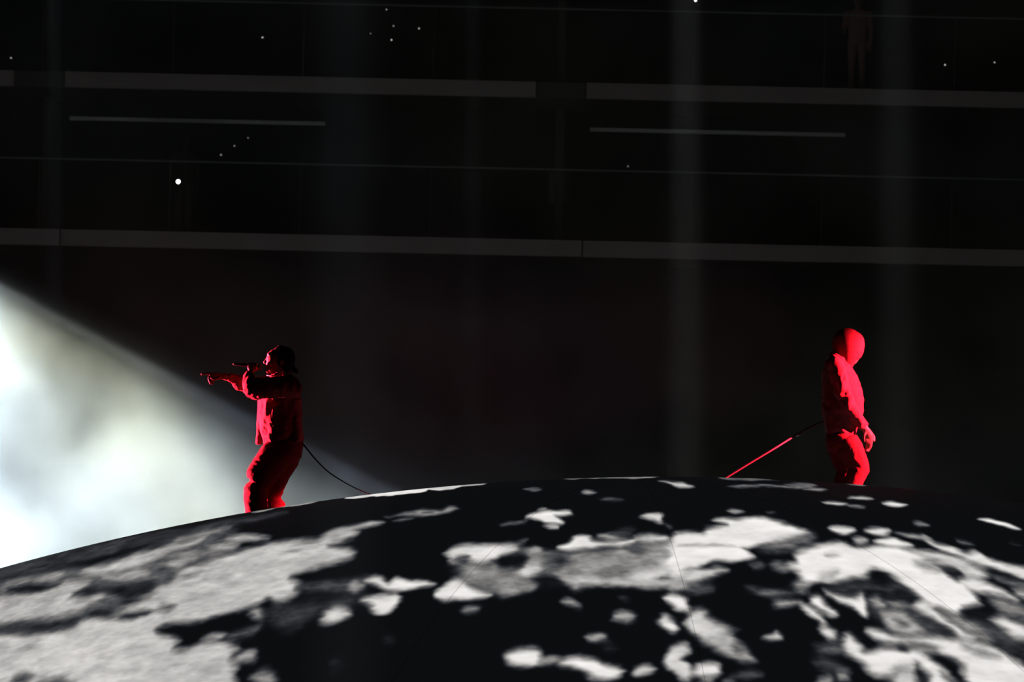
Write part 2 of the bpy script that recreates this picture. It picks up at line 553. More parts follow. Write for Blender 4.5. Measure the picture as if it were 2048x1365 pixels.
 (5,.5,2.5,[(750,732),(800,710),(840,750),(790,782)]),
 (5,.62,2,[(630,862),(680,840),(800,850),(760,872),(660,882)]),
 (5,.72,2,[(560,1072),(620,1057),(650,1040),(682,1080),(650,1102),(600,1097)]),
 (6,.24,4,[(30,780),(100,740),(250,720),(380,740),(420,700),(560,790),(450,800),(250,792),(130,802)]),
 (6,.24,5,[(300,880),(600,870),(900,940),(1350,1000),(1350,1230),(1000,1090),(700,1060),(450,1010)]),
 (6,.96,2.2,[(-217,540),(-120,505),(0,480),(120,470),(200,500),(320,490),(440,490),(540,520),(650,580),(760,640),(860,700),(900,720),(960,780),(1020,860),(900,882),(880,930),(780,890),(680,870),(600,810),(520,750),(460,700),(380,650),(300,640),(260,690),(150,700),(40,720),(-40,720),(-130,730),(-180,660),(-270,600),(-220,590)]),
 (6,.60,2.5,[(-60,690),(0,660),(60,650),(50,700),(-20,715)]),
 (6,.62,2,[(20,552),(70,540),(90,550),(50,562)]),
 (6,.62,2,[(560,582),(650,588),(740,642),(650,642),(580,612)]),
 (6,.90,2,[(640,420),(720,470),(820,500),(900,540),(980,530),(1060,580),(1150,600),(1350,640),(1350,720),(1150,650),(1050,630),(950,600),(850,560),(740,510),(650,460)]),
 (6,.78,2,[(540,522),(700,530),(850,570),(950,610),(1080,680),(1050,702),(950,702),(860,642),(700,592)]),
 (6,.18,2,[(760,642),(840,640),(920,690),(850,702)]),
 (6,.90,2,[(880,712),(960,700),(1080,730),(1180,790),(1225,832),(1100,802),(980,782)]),
 (6,.3,2,[(1100,682),(1200,700),(1330,745),(1330,775),(1180,742)]),
 (6,.88,2,[(1215,770),(1285,785),(1340,810),(1340,840),(1230,802)]),
 (6,.45,3,[(1080,832),(1200,840),(1330,900),(1330,965),(1150,922)]),
 (6,.88,2.5,[(1090,962),(1160,950),(1240,990),(1340,1040),(1340,1085),(1220,1062),(1140,1002)]),
 (6,.93,1.5,[(30,386),(80,370),(180,380),(190,400),(140,420),(80,411)]),
 (6,.92,1.5,[(250,392),(300,370),(400,380),(412,400),(340,412)]),
 (6,.6,1.6,[(190,442),(250,430),(280,460),(220,482)]),
 (6,.92,1.6,[(320,452),(400,430),(480,450),(545,490),(440,492),(370,477)]),
 (6,.62,1.5,[(450,402),(550,408),(660,428),(720,470),(600,442)]),
 (6,.78,1.2,[(150,181),(240,170),(310,182),(230,192)]),
 (6,.88,1.2,[(0,215),(60,207),(145,221),(80,231)]),
 (6,.5,1.2,[(150,232),(220,232),(290,248),(220,248)]),
 (6,.92,1.2,[(380,221),(460,207),(555,229),(470,241)]),
 (6,.45,1.3,[(600,351),(640,340),(690,360),(640,371)]),
 (6,.97,1.3,[(995,319),(1060,314),(1140,338),(1265,377),(1200,380),(1080,350)]),
 (6,.3,1.5,[(860,450),(920,460),(975,490),(900,482)]),
 (6,.2,1.5,[(1200,462),(1270,478),(1220,477)]),
 (5,.94,2,[(850,820),(920,808),(970,880),(1035,932),(980,932),(900,882)]),
 (5,.92,2,[(808,882),(860,880),(950,958),(930,987),(870,942)]),
 (5,.94,2,[(960,782),(1040,810),(1150,830),(1200,798),(1232,850),(1232,942),(1180,922),(1120,872),(1030,842)]),
 (5,.90,2.2,[(908,1032),(960,1000),(1020,1050),(1032,1090),(960,1082)]),
 (5,.42,3,[(880,1142),(1000,1110),(1080,1150),(1050,1182),(920,1172)]),
 (6,.92,2.5,[(120,1100),(150,1058),(220,1110),(280,1170),(400,1140),(500,1170),(560,1150),(640,1160),(700,1230),(800,1290),(860,1420),(620,1420),(560,1300),(480,1280),(400,1320),(340,1322),(250,1242),(150,1182)]),
 (6,.93,2.5,[(280,1032),(380,1030),(500,1070),(640,1070),(860,1090),(980,1110),(1080,1140),(1170,1200),(1350,1310),(1350,1440),(1000,1440),(920,1320),(860,1230),(700,1150),(560,1120),(400,1110),(330,1082)]),
 (6,.90,2.2,[(580,862),(640,838),(700,880),(790,960),(900,1040),(950,1072),(860,1072),(780,1002),(680,932)]),
 (6,.72,2.5,[(400,932),(500,910),(580,960),(640,1030),(560,1052),(440,1002)]),
 (6,.35,2,[(470,960),(540,970),(570,1010),(520,1010)]),
 (6,.72,2,[(300,832),(350,820),(405,882),(340,872)]),
 (6,.52,2,[(400,842),(520,850),(580,880),(500,892)]),
 (6,.55,3,[(750,892),(880,940),(950,980),(1050,1082),(950,1062),(850,982)]),
 (6,.5,2.5,[(860,1112),(1000,1150),(1085,1192),(950,1182)]),
 (6,.45,2.5,[(560,1110),(680,1150),(700,1185),(600,1150)]),
 (6,.12,2.5,[(570,1255),(610,1270),(680,1360),(650,1420),(580,1420)]),
 (6,.78,2.5,[(480,1252),(540,1250),(570,1300),(540,1420),(440,1420),(420,1332)]),
 (6,.3,2.5,[(760,1310),(850,1330),(930,1400),(850,1400)]),
 (5,.3,3,[(870,1232),(950,1220),(1080,1260),(1000,1292),(900,1272)]),
 (5,.5,2.5,[(1060,1302),(1120,1288),(1142,1340),(1080,1352)]),
 (5,.5,2.5,[(920,1332),(1000,1328),(1025,1390),(900,1390)]),
 (5,.35,2.5,[(410,1322),(480,1300),(565,1330),(500,1347)]),
 (5,.4,2.5,[(320,1352),(370,1335),(400,1370),(330,1380)]),
 (5,.45,2.5,[(140,1370),(200,1345),(240,1375),(160,1400)]),
]
# thin bright patches lying right on the crest: (x0, x1, y below the crest at the near edge, value)
CREST = [(500, 560, 2.5, .55), (560, 640, 3.0, .62), (690, 760, 4.5, .85), (740, 860, 7.5, .92), (850, 930, 5.5, .85), (920, 975, 3.0, .6), (1134, 1330, 2.0, .5), (1440, 1545, 2.2, .35), (1690, 1735, 2.4, .4)]


def build_dome():
    us = np.concatenate([np.linspace(-18, -6.4, 40)[:-1], np.arange(-6.4, 4.6, 0.015), np.linspace(4.6, 18, 40)])
    vs = np.concatenate([np.linspace(-18, -1.2, 50)[:-1], np.arange(-1.2, 8.7, 0.02), np.linspace(8.7, 18, 36)])
    nu, nv = len(us), len(vs)
    hs = h_of(vs)
    U, Vv = np.meshgrid(us, vs)
    a, b = U / RD, Vv / RD
    P = np.stack([RD * np.sin(a), -RD * np.cos(a) * np.sin(b), RD * np.cos(a) * np.cos(b)], -1)
    # chart of the skin: lateral arc u and h, the drop below the crest (h grows with v on both sides)
    Hh = h_of(Vv)
    # ragged coastlines: warp of the chart
    wu = U + 0.050 * fbm(U * 3.0, Hh * 7.0, Vv * 0, 3, 3) + 0.022 * fbm(U * 11, Hh * 24, Vv * 0, 3, 5)
    wv = Hh + 0.020 * fbm(U * 3.0, Hh * 7.0, Vv * 0 + 5.5, 3, 9) + 0.010 * fbm(U * 10, Hh * 24, Vv * 0, 3, 15)
    G = np.zeros_like(U) + 0.0

    def paint(poly_uv, val, soft):
        nonlocal G
        poly = np.asarray(poly_uv)
        m_ = soft * 3 + 0.1
        i0, i1 = np.searchsorted(us, [poly[:, 0].min() - m_, poly[:, 0].max() + m_])
        j0, j1 = np.searchsorted(hs, [poly[:, 1].min() - m_, poly[:, 1].max() + m_])
        if i1 <= i0 or j1 <= j0: return
        x = wu[j0:j1, i0:i1].astype(np.float32); y = wv[j0:j1, i0:i1].astype(np.float32)
        d2 = np.full(x.shape, 1e9, np.float32)
        ins = np.zeros(x.shape, bool)
        n = len(poly)
        for k in range(n):
            ax, ay = poly[k]; bx, by = poly[(k + 1) % n]
            ex, ey = bx - ax, by - ay
            L2 = ex * ex + ey * ey + 1e-12
            t = np.clip(((x - ax) * ex + (y - ay) * ey) / L2, 0, 1)
            dx, dy = x - ax - t * ex, y - ay - t * ey
            np.minimum(d2, dx * dx + dy * dy, out=d2)
            if ay != by:
                c = (ay > y) != (by > y)
                ins ^= c & (x < (bx - ax) * (y - ay) / (by - ay) + ax)
        d = np.sqrt(d2)
        d = np.where(ins, d, -d)
        w = np.clip(d / soft * 0.5 + 0.52, 0, 1)
        w = w * w * (3 - 2 * w)
        G[j0:j1, i0:i1] = G[j0:j1, i0:i1] * (1 - w) + val * w

    for sh, val, soft, pts in PATCHES:
        ox, oy, s = SHEET[sh]
        px = np.array([(ox + x / s, oy + y / s) for x, y in pts])
        px = spline(px, 3 if len(px) > 20 else 4, True)
        paint([dome_uh(dome_hit(x, y)) for x, y in px], val, 0.018 * soft)
    for x0, x1, h, val in CREST:
        top, bot = [], []
        for x in np.linspace(x0, x1, 9):
            y = 900.0
            while True:
                d = ray(x, y); oc = CAM - DC; bb = d @ oc
                if bb * bb - (oc @ oc - RD * RD) > 0: break
                y += 0.25
            e = math.sin(math.pi * min(1, max(0.0, (x - x0) / (x1 - x0)))) ** 0.5
            u0, v0 = dome_uv(dome_hit(x, y + 0.02))
            top.append((u0, h_of(v0 - 0.5)))
            bot.append(dome_uh(dome_hit(x, y + 0.3 + h * e)))
        paint(top + bot[::-1], val, 0.008)
    # the same kind of moonscape goes on beyond the frame
    rest = fbm(U * 0.55 + 3, Vv * 0.5, Vv * 0 + 2.2, 6, 31, 0.55)
    rest = np.clip((rest - 0.02) * 4.5, 0, 1) * 0.9
    q = P + DC - CAM
    zf = q @ _F
    ppx = W / 2 + FPX * (q @ _R) / zf
    ppy = H / 2 - FPX * (q @ _U) / zf
    k = np.maximum.reduce([(-20 - ppx) / 60, (ppx - W - 20) / 60, (ppy - H - 15) / 40, (-0.6 - Vv) / 0.4])
    k = np.clip(k, 0, 1)
    G = G * (1 - k) + rest * k
    streak = fbm(U * 3.5, Hh * 16, Vv * 0, 5, 77, 0.6)
    G = G * (1 + 0.10 * streak) + 0.8 * G * (1 - G) * fbm(U * 7, Hh * 20, Vv * 0, 4, 79, 0.6) + 0.03 * np.clip(fbm(U * 1.6, Vv * 1.4, Vv * 0, 4, 55), 0, 1)
    G = np.clip(G, 0, 1)
    V3 = (P + DC).reshape(-1, 3)
    idx = np.arange(nu * nv).reshape(nv, nu)
    quads = np.stack([idx[:-1, :-1], idx[1:, :-1], idx[1:, 1:], idx[:-1, 1:]], -1).reshape(-1, 4)
    keep = (V3[quads][:, :, 2] > 0).any(1)
    quads = quads[keep][:, [0, 1, 2, 3]]
    used = np.unique(quads)
    remap = np.full(len(V3), -1); remap[used] = np.arange(len(used))
    V3 = V3[used]; gv = G.reshape(-1)[used]; quads = remap[quads]
    V3[:, 2] = np.maximum(V3[:, 2], 0.0)
    me = bpy.data.meshes.new('dome_skin')
    me.vertices.add(len(V3)); me.vertices.foreach_set('co', (V3 - np.array([0, 0, 0.0])).ravel())
    nq = len(quads)
    me.loops.add(nq * 4); me.loops.foreach_set('vertex_index', quads.ravel().astype(np.int32))
    me.polygons.add(nq); me.polygons.foreach_set('loop_start', np.arange(nq, dtype=np.int32) * 4)
    me.update(calc_edges=True); me.validate()
    me.polygons.foreach_set('use_smooth', [True] * nq)
    at_ = me.attributes.new('moon', 'FLOAT', 'POINT')
    at_.data.foreach_set('value', gv.astype(np.float32))
    return me


def dome_material():
    mt = bpy.data.materials.new('projected_moonscape')
    mt.use_nodes = True
    nt = mt.node_tree
    b = nt.nodes['Principled BSDF']
    b.inputs['Base Color'].default_value = (0.005, 0.005, 0.006, 1)
    b.inputs['Roughness'].default_value = 0.8
    b.inputs['Specular IOR Level'].default_value = 0.1
    A = nt.nodes.new('ShaderNodeAttribute'); A.attribute_name = 'moon'
    tc = nt.nodes.new('ShaderNodeTexCoord')
    nz = nt.nodes.new('ShaderNodeTexNoise'); nz.inputs['Scale'].default_value = 7.0; nz.inputs['Detail'].default_value = 6; nz.inputs['Roughness'].default_value = 0.6
    nt.links.new(tc.outputs['Object'], nz.inputs['Vector'])

    def math_(op, x, y):
        n = nt.nodes.new('ShaderNodeMath'); n.operation = op
        for i, s in enumerate((x, y)):
            if isinstance(s, (int, float)): n.inputs[i].default_value = s
            else: nt.links.new(s, n.inputs[i])
        return n.outputs[0]
    f = math_('SUBTRACT', nz.outputs['Fac'], 0.5)
    inv = math_('SUBTRACT', 1.0, A.outputs['Fac'])
    amt = math_('MULTIPLY', math_('MULTIPLY', A.outputs['Fac'], inv), 1.0)      # grain shows in the greys
    val = math_('ADD', A.outputs['Fac'], math_('MULTIPLY', f, amt))
    val = math_('MAXIMUM', val, 0.0)
    lin = math_('POWER', val, 2.2)
    st = math_('ADD', math_('MULTIPLY', lin, 0.93), 0.0042)
    mx = nt.nodes.new('ShaderNodeMix'); mx.data_type = 'RGBA'
    mx.inputs['A'].default_value = (0.88, 0.95, 1.12, 1)
    mx.inputs['B'].default_value = (1.0, 0.975, 0.945, 1)
    nt.links.new(math_('MINIMUM', math_('MULTIPLY', lin, 6.0), 1.0), mx.inputs['Factor'])
    nt.links.new(mx.outputs['Result'], b.inputs['Emission Color'])
    nt.links.new(st, b.inputs['Emission Strength'])
    return mt


dome = bpy.data.objects.new('stage_dome', build_dome())
col.objects.link(dome)
dome.data.materials.append(dome_material())
tag(dome, 'huge round stage dome with a black and white moonscape projected on it', 'stage')
M_SEAM = mat('seam_cord', (0.02, 0.02, 0.02), 0.9)
_n0 = (dome_point(-0.7, 0.0) - DC) / RD                  # the gores of the skin meet here
_ey = np.array([0, -1.0, 0]) - _n0 * (-_n0[1]); _ey /= np.linalg.norm(_ey)
_ex = np.cross(_ey, _n0)
if _ex[0] < 0: _ex = -_ex
for az in (-14.5, 2.3, 20.0, 97, 115, 133, 151, 169, 187, 205, 223, 241, 259):
    pts = []
    for th in np.linspace(3.0, 40, 70):
        t = math.radians(th); f = math.radians(az)
        pts.append(DC + (RD + 0.0002) * (math.sin(t) * (math.sin(f) * _ex + math.cos(f) * _ey) + math.cos(t) * _n0))
    v, f = tube(pts, 0.0011, 6)
    mesh_obj('seam', v, f, M_SEAM, dome)

# ------------------------------------------------------------------ the hall behind
v, f = box(-60, 60, -45, 45, -0.3, 0.0)
tag(mesh_obj('floor', v, f, M_FLOOR, smooth=False), kind='structure')
YB = 35.0                                    # front edge of the balconies
v, f = box(-60, 60, YB + 3.0, YB + 3.4, 0, 26)
wall = mesh_obj('wall_back', v, f, M_WALL, smooth=False)
tag(wall, kind='structure')


def zrow(py):                                # height of a level edge of the stand that crosses mid-frame at row py
    return at(1024, py, YB)[2]


def xcol(px, py):
    return at(px, py, YB)[0]


def balcony(label, y_top, y_bot, y_rail, lintel, panels):
    z1, z0 = zrow(y_top), zrow(y_bot)
    zr = zrow(y_rail)
    root = empty('balcony', (0, YB + 1.5, z0))
    tag(root, label, 'balcony')

    def part(name, x0, x1, ya, yb, za, zb, mt, bev=0.0, parent=root):
        v_, f_ = box(x0, x1, ya, yb, za, zb, bev)
        return mesh_obj(name, v_, f_, mt, parent, origin=(0, YB + 1.5, z0), smooth=False)
    part('floor_slab', -24, 24, YB + 0.12, YB + 3.0, z0, z0 + 0.2, M_CONCRETE_D)
    for i, (xa, xb, rec) in enumerate(panels):
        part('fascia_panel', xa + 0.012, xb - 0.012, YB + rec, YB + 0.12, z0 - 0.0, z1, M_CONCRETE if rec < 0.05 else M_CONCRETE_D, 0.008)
    part('hand_rail', -24, 24, YB + 0.03, YB + 0.07, zr - 0.012, zr + 0.012, M_RAIL)
    x = -23.0
    while x < 23.5:
        part('rail_post', x - 0.012, x + 0.012, YB + 0.035, YB + 0.065, z1, zr - 0.012, M_CONCRETE_D)
        x += 2.0
    for xa, xb, yrow in lintel:
        zl = at(1024, yrow, YB + 2.95)[2]
        part('window_head', xa, xb, YB + 2.9, YB + 3.0, zl - 0.03, zl + 0.03, M_LINTEL)
    for xa in [p[0] for p in panels if p[2] < 0.05]:
        part('partition', xa - 0.42, xa - 0.30, YB + 1.2, YB + 3.0, z0 + 0.2, z0 + 2.35, M_CONCRETE_D)
    return root


PX = [xcol(120, 480), xcol(1165, 480)]
SP = PX[1] - PX[0]
g = SP * 0.094
pan_a, pan_b = [], []
for k in range(-2, 4):
    x0 = PX[0] + SP * k
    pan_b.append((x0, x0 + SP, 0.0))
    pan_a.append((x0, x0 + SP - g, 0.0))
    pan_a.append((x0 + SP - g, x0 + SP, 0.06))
LX = at(140, 235, YB + 2.95)[0]
LW = at(650, 250, YB + 2.95)[0] - LX
SPW = at(1180, 262, YB + 2.95)[0] - LX
bal_low = balcony('lower balcony of the dark stand, pale edge band just above the performers', 478, 511, 337, [(LX + SPW * k, LX + LW + SPW * k, 256) for k in range(-2, 4)], pan_b)
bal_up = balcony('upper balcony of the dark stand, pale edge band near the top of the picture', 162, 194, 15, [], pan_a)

# pale panel on the back wall of the lower balcony
c = at(1120, 376, YB + 2.95)
v, f = box(-0.17, 0.17, -0.04, 0.0, -0.24, 0.24, 0.01)
o = mesh_obj('wall_panel', v, f, M_PANEL)
o.location = (c[0], YB + 3.0, c[2])
tag(o, 'small dim grey panel on the back wall of the lower balcony', 'panel')
v, f = join([box(-0.19, -0.17, -0.05, 0.0, -0.26, 0.26), box(0.17, 0.19, -0.05, 0.0, -0.26, 0.26), box(-0.17, 0.17, -0.05, 0, 0.24, 0.26), box(-0.17, 0.17, -0.05, 0, -0.26, -0.24)])
mesh_obj('panel_frame', v, f, M_CONCRETE_D, o, smooth=False)


# small wall lamps of the stand
def wall_lamp(px, py, r, strength, label, group, colr=(1, 0.98, 0.95)):
    c = at(px, py, YB + 2.96)
    root = empty('wall_lamp', (c[0], YB + 3.0, c[2]))
    tag(root, label, 'lamp', group)
    s, fc = tube([(0, -0.05, 0), (0, -0.02, 0), (0, 0.0, 0)], [r * 1.3, r * 1.5, r * 1.6], 12)
    mesh_obj('lamp_housing', s, fc, M_BLACK, root)
    s, fc = sphere((0, -0.05, 0), (r, r * 0.6, r), 12, 8)
    mesh_obj('lamp_lens', s, fc, glow_mat('lamp_glow', colr, strength * 1.3), root)
    return root


LAMPS = [
 (525, 75, .014, .35, 'tiny white lamp on the stand wall, alone above the pointing performer', None),
 (773, 19, .011, .28, 'tiny lamp on the stand wall, topmost of the upper middle cluster', 'upper middle lamp cluster'),
 (787, 52, .012, .22, 'tiny lamp on the stand wall, middle of the upper middle cluster', 'upper middle lamp cluster'),
 (838, 57, .013, .32, 'tiny lamp on the stand wall, rightmost of the upper middle cluster', 'upper middle lamp cluster'),
 (783, 80, .013, .45, 'tiny lamp on the stand wall, lowest and brightest of the upper middle cluster', 'upper middle lamp cluster'),
 (741, 67, .011, .12, 'tiny faint lamp on the stand wall, leftmost of the upper middle cluster', 'upper middle lamp cluster'),
 (22, 116, .014, .25, 'tiny lamp on the stand wall at the far left edge of the picture', None),
 (442, 310, .014, .18, 'tiny dim lamp, lowest of three climbing above the pointing performer', 'three climbing stair lamps'),
 (469, 292, .013, .14, 'tiny dim lamp, middle of three climbing above the pointing performer', 'three climbing stair lamps'),
 (496, 276, .012, .11, 'tiny dim lamp, highest of three climbing above the pointing performer', 'three climbing stair lamps'),
 (1391, 1, .020, 2.0, 'bright small lamp cut by the top edge of the picture', None),
 (1890, 130, .013, .45, 'tiny white lamp at upper right, above the masked performer', 'upper right pair of lamps'),
 (1989, 125, .012, .35, 'tiny white lamp at upper right, nearest the right edge', 'upper right pair of lamps'),
 (1256, 333, .013, .10, 'tiny faint lamp in the middle of the lower balcony wall', None),
]
for l in LAMPS:
    wall_lamp(*l)


# spectators on the balconies
def spectator_mesh():
    pr = []
    pr += chain([(0.09, 0, 0.06), (0.09, 0.02, 0.48), (0.08, 0, 0.88)], [0.05, 0.06, 0.085])
    pr += chain([(-0.09, 0, 0.06), (-0.09, 0.02, 0.48), (-0.08, 0, 0.88)], [0.05, 0.06, 0.085])
    pr += [sphere((0.09, -0.06, 0.04), (0.05, 0.13, 0.045)), sphere((-0.09, -0.06, 0.04), (0.05, 0.13, 0.045))]
    pr.append(loft([((0, 0, 0.85), 0.15, 0.10), ((0, 0, 1.05), 0.15, 0.10), ((0, 0, 1.3), 0.19, 0.12), ((0, 0, 1.42), 0.15, 0.09), ((0, 0, 1.46), 0.06, 0.06)], 16, (0, 1, 0)))
    pr += chain([(0, 0, 1.42), (0, -0.01, 1.54)], 0.055)
    pr += [sphere((0, -0.01, 1.62), (0.078, 0.095, 0.115)), sphere((0, -0.04, 1.57), (0.06, 0.065, 0.07)), sphere((0, -0.108, 1.60), (0.014, 0.02, 0.025)), sphere((0.08, 0, 1.61), (0.015, 0.03, 0.035)), sphere((-0.08, 0, 1.61), (0.015, 0.03, 0.035))]
    pr += chain([(0.19, 0, 1.38), (0.24, 0.03, 1.10), (0.22, 0.0, 0.85)], [0.06, 0.048, 0.035])
    pr += chain([(-0.19, 0, 1.38), (-0.24, 0.02, 1.10), (-0.19, -0.22, 1.03)], [0.06, 0.048, 0.033])
    for s, (hx, hy, hz), d in ((1, (0.22, 0.0, 0.85), (0, -0.15, -1)), (-1, (-0.19, -0.22, 1.03), (0.1, -1, 0.05))):
        h = np.array([hx, hy, hz]); d = np.array(d) / np.linalg.norm(d)
        side = np.cross(d, (1, 0, 0)); side = side / np.linalg.norm(side)
        pr += chain([h, h + d * 0.08], [0.03, 0.036])
        for q in range(4):
            b = h + d * 0.08 + np.array([0.0, 0, 0]) + side * (q - 1.5) * 0.019
            pr += chain([b, b + d * 0.045, b + d * 0.07 + np.array([-s * 0.02, 0, 0])], [0.010, 0.009, 0.008], 8)
        pr += chain([h + d * 0.03 + side * 0.03, h + d * 0.09 + side * 0.055], [0.012, 0.010], 8)
    return pr


SPEC = None


def spectator(px, py, Y, slab_row, mt, label, rz=0.0):
    global SPEC
    c = at(px, py, Y)
    z = zrow(slab_row) + 0.2
    if SPEC is None:
        SPEC = fuse('person', spectator_mesh(), 0.014, mt, smooth=3)
        o = SPEC
    else:
        o = SPEC.copy(); o.data = SPEC.data.copy(); o.data.materials.clear(); o.data.materials.append(mt)
        col.objects.link(o)
    o.location = (c[0], Y, z)
    o.rotation_euler = (0, 0, rz)
    o.scale = (0.91, 0.91, 0.91)
    tag(o, label, 'person')
    return o


ps = spectator(366, 400, YB + 0.75, 511, M_DARKCLOTH, 'person in dark clothes on the lower balcony, behind the bright phone light', 0.0)
spectator(1715, 45, YB + 0.6, 194, M_WARMCLOTH, 'faint person in warm brown clothes on the upper balcony at upper right', -0.2)
# the phone torch
c = at(356.5, 363.5, YB + 0.42)
ph = empty('phone', (c[0], YB + 0.42, c[2] - 0.07))
tag(ph, 'bright white phone torch shining from the lower balcony above the left beam', 'phone')
v, f = box(-0.037, 0.037, -0.005, 0.005, -0.02, 0.13, 0.003)
pb = mesh_obj('phone_body', v, f, M_MIC, ph)
v, f = sphere((0, -0.007, 0.07), (0.033, 0.006, 0.033), 16, 8)
mesh_obj('torch_lens', v, f, glow_mat('torch_glow', (1.0, 0.99, 0.95), 5.0), ph)
v, f = box(-0.012, 0.012, -0.008, -0.004, 0.108, 0.125, 0.002)
mesh_obj('camera_bump', v, f, M_BLACK, pb)

# ------------------------------------------------------------------ the performers
Y1 = 3.3


def P(px, py, d=0.0, Y=Y1):
    return at(px, py, Y + d)


K = mpp(Y1)                                  # metres per pixel at the performers


def ridged(freq, amp, stretch=(1, 1, 1), seed=1):
    def fn(co, no):
        x, y, z = co[:, 0] * freq * stretch[0], co[:, 1] * freq * stretch[1], co[:, 2] * freq * stretch[2]
        w = fbm(x * 0.5, y * 0.5, z * 0.5, 2, seed + 40)
        n = 1 - np.abs(fbm(x + w, y + w, z + w, 3, seed)) * 2.2
        return amp * (n - 0.4)
    return fn


def lring(px, py, d, a, b):                  # ring of a loft: centre in the picture, half width in pixels, half depth in metres
    return (P(px, py, d), a * K, b)


def finger(pts, r=0.0088):
    return chain(pts, [r * (1.08 - 0.1 * i) for i in range(len(pts))], 8)


# ---- performer with the microphone, pointing
base1 = np.array([P(545, 1000)[0], Y1, dome_z(P(545, 1000)[0], Y1)])
zf = lambda x, y: dome_z(x, y)


def foot_pt(px, d, lift=0.07):
    p = P(px, 1060, d)
    return np.array([p[0], p[1], dome_z(p[0], p[1]) + lift])


n_ank = foot_pt(514, -0.13, 0.09)
f_ank = foot_pt(553, 0.12, 0.09)
body = []
# head, facing left
body += [sphere(P(563, 716), (25 * K, 0.075, 22 * K), 18, 12), sphere(P(551, 722), (19 * K, 0.066, 24 * K), 18, 12),
         sphere(P(545, 737), (13 * K, 0.055, 11 * K), 16, 10), sphere(P(537, 743), (6 * K, 0.03, 5.5 * K), 12, 8),
         sphere(P(539, 709), (5 * K, 0.05, 4 * K), 12, 8),                         # brow
         sphere(P(530, 725), (3.6 * K, 0.017, 3.6 * K), 10, 8)]
body += chain([P(536.5, 713), P(533, 719), P(529.5, 725)], [0.009, 0.011, 0.014], 10)   # nose
for s in (-1, 1):
    body.append(sphere(P(541, 716.5, s * 0.032), (3 * K, 0.013, 2.2 * K), 10, 8))        # eyes
    body.append(sphere(P(541, 728, s * 0.035), (7 * K, 0.03, 6 * K), 10, 8))             # cheeks
    body.append(sphere(P(564, 724, s * 0.076), (4 * K, 0.012, 7 * K), 10, 8))            # ears
body += [sphere(P(533.5, 732.5), (3 * K, 0.024, 1.7 * K), 10, 8), sphere(P(534.5, 736.5), (3 * K, 0.022, 1.8 * K), 10, 8)]   # lips
body += chain([P(559, 735), P(567, 764)], [0.056, 0.066], 14)
# trunk and legs under the clothes
body.append(loft([lring(566, 757, 0, 16, .10), lring(566, 768, 0, 26, .17), lring(562, 800, 0, 28, .16), lring(563, 850, 0, 25, .14), lring(572, 885, 0, 25, .16), lring(573, 905, 0, 18, .14)]))
body += chain([P(575, 895, -.09), P(512, 975, -.13), n_ank], [0.085, 0.06, 0.045])
body += chain([P(569, 895, .09), P(541, 983, .12), f_ank], [0.085, 0.06, 0.045])
# near arm, folded up to the mouth
sh, el, wr = P(580, 772, -.19), P(500, 777, -.27), P(498, 752, -.10)
body += chain([sh, el, wr], [0.06, 0.048, 0.031])
# microphone axis and the gripping hand
m0, m1 = P(466, 728, -0.03), P(524, 734.5, -0.03)
ax = (m1 - m0) / np.linalg.norm(m1 - m0)
e1 = np.array([0, 0, 1.0]) - ax * ax[2]; e1 /= np.linalg.norm(e1)
e2 = np.cross(ax, e1)
if e2[1] > 0: e2 = -e2                       # towards the viewer


def grip(s, deg, r=0.024):
    t = math.radians(deg)
    return m0 + ax * s + r * (math.cos(t) * e1 + math.sin(t) * e2)


hand_s = float((P(505, 731, -.03) - m0) @ ax)
palm = grip(hand_s, 165, 0.034)
body += chain([wr, palm], [0.030, 0.027])
body += [sphere(grip(hand_s, 140, 0.030), (0.042, 0.022, 0.030), 14, 10)]
for q in range(4):
    s_ = hand_s - 0.032 + q * 0.0215
    rr = 0.0235 + (0.002 if q in (1, 2) else 0)
    body += finger([grip(s_, 130, rr + .006), grip(s_, 85, rr + .003), grip(s_, 30, rr + .003), grip(s_, -25, rr), grip(s_, -70, rr)], 0.0092)
body += finger([grip(hand_s + .02, 170, .034), grip(hand_s + .045, 200, .030), grip(hand_s + .065, 235, .024)], 0.0105)
# far arm, pointing ahead
sh2, el2, wr2 = P(566, 768, .19), P(507, 771, .24), P(449, 753.5, .17)
body += chain([sh2, el2, wr2], [0.06, 0.045, 0.030])
body += [loft([(wr2, 0.026, 0.020), (P(440, 753, .165), 0.033, 0.021), (P(430, 753.5, .16), 0.038, 0.021), (P(424, 753.5, .16), 0.034, 0.018)], 14)]
body += chain([P(427, 749, .16), P(424, 750, .16)], [0.017, 0.015])
body += finger([P(427, 748.6, .16), P(415, 747.6, .158), P(408, 748.2, .157), P(403.5, 749.0, .156)], 0.0138)
for q, (dy, dd, lx) in enumerate(((3.5, .0, 0), (7.5, .004, 1.2), (11.0, .010, 2.6))):
    body += finger([P(427 + lx, 749 + dy, .16 + dd), P(417.5 + lx, 751.5 + dy, .152 + dd), P(417.5 + lx, 756.5 + dy, .146 + dd), P(424.5 + lx, 756.8 + dy, .144 + dd)], 0.0098)
body += finger([P(438, 756.5, .135), P(430, 759, .125), P(422.5, 757, .125)], 0.0105)
p1 = fuse('person', body, 0.0055, M_SKIN, origin=base1, smooth=4)
tag(p1, 'person in red-lit jacket and trousers pointing left while rapping into a microphone', 'person')

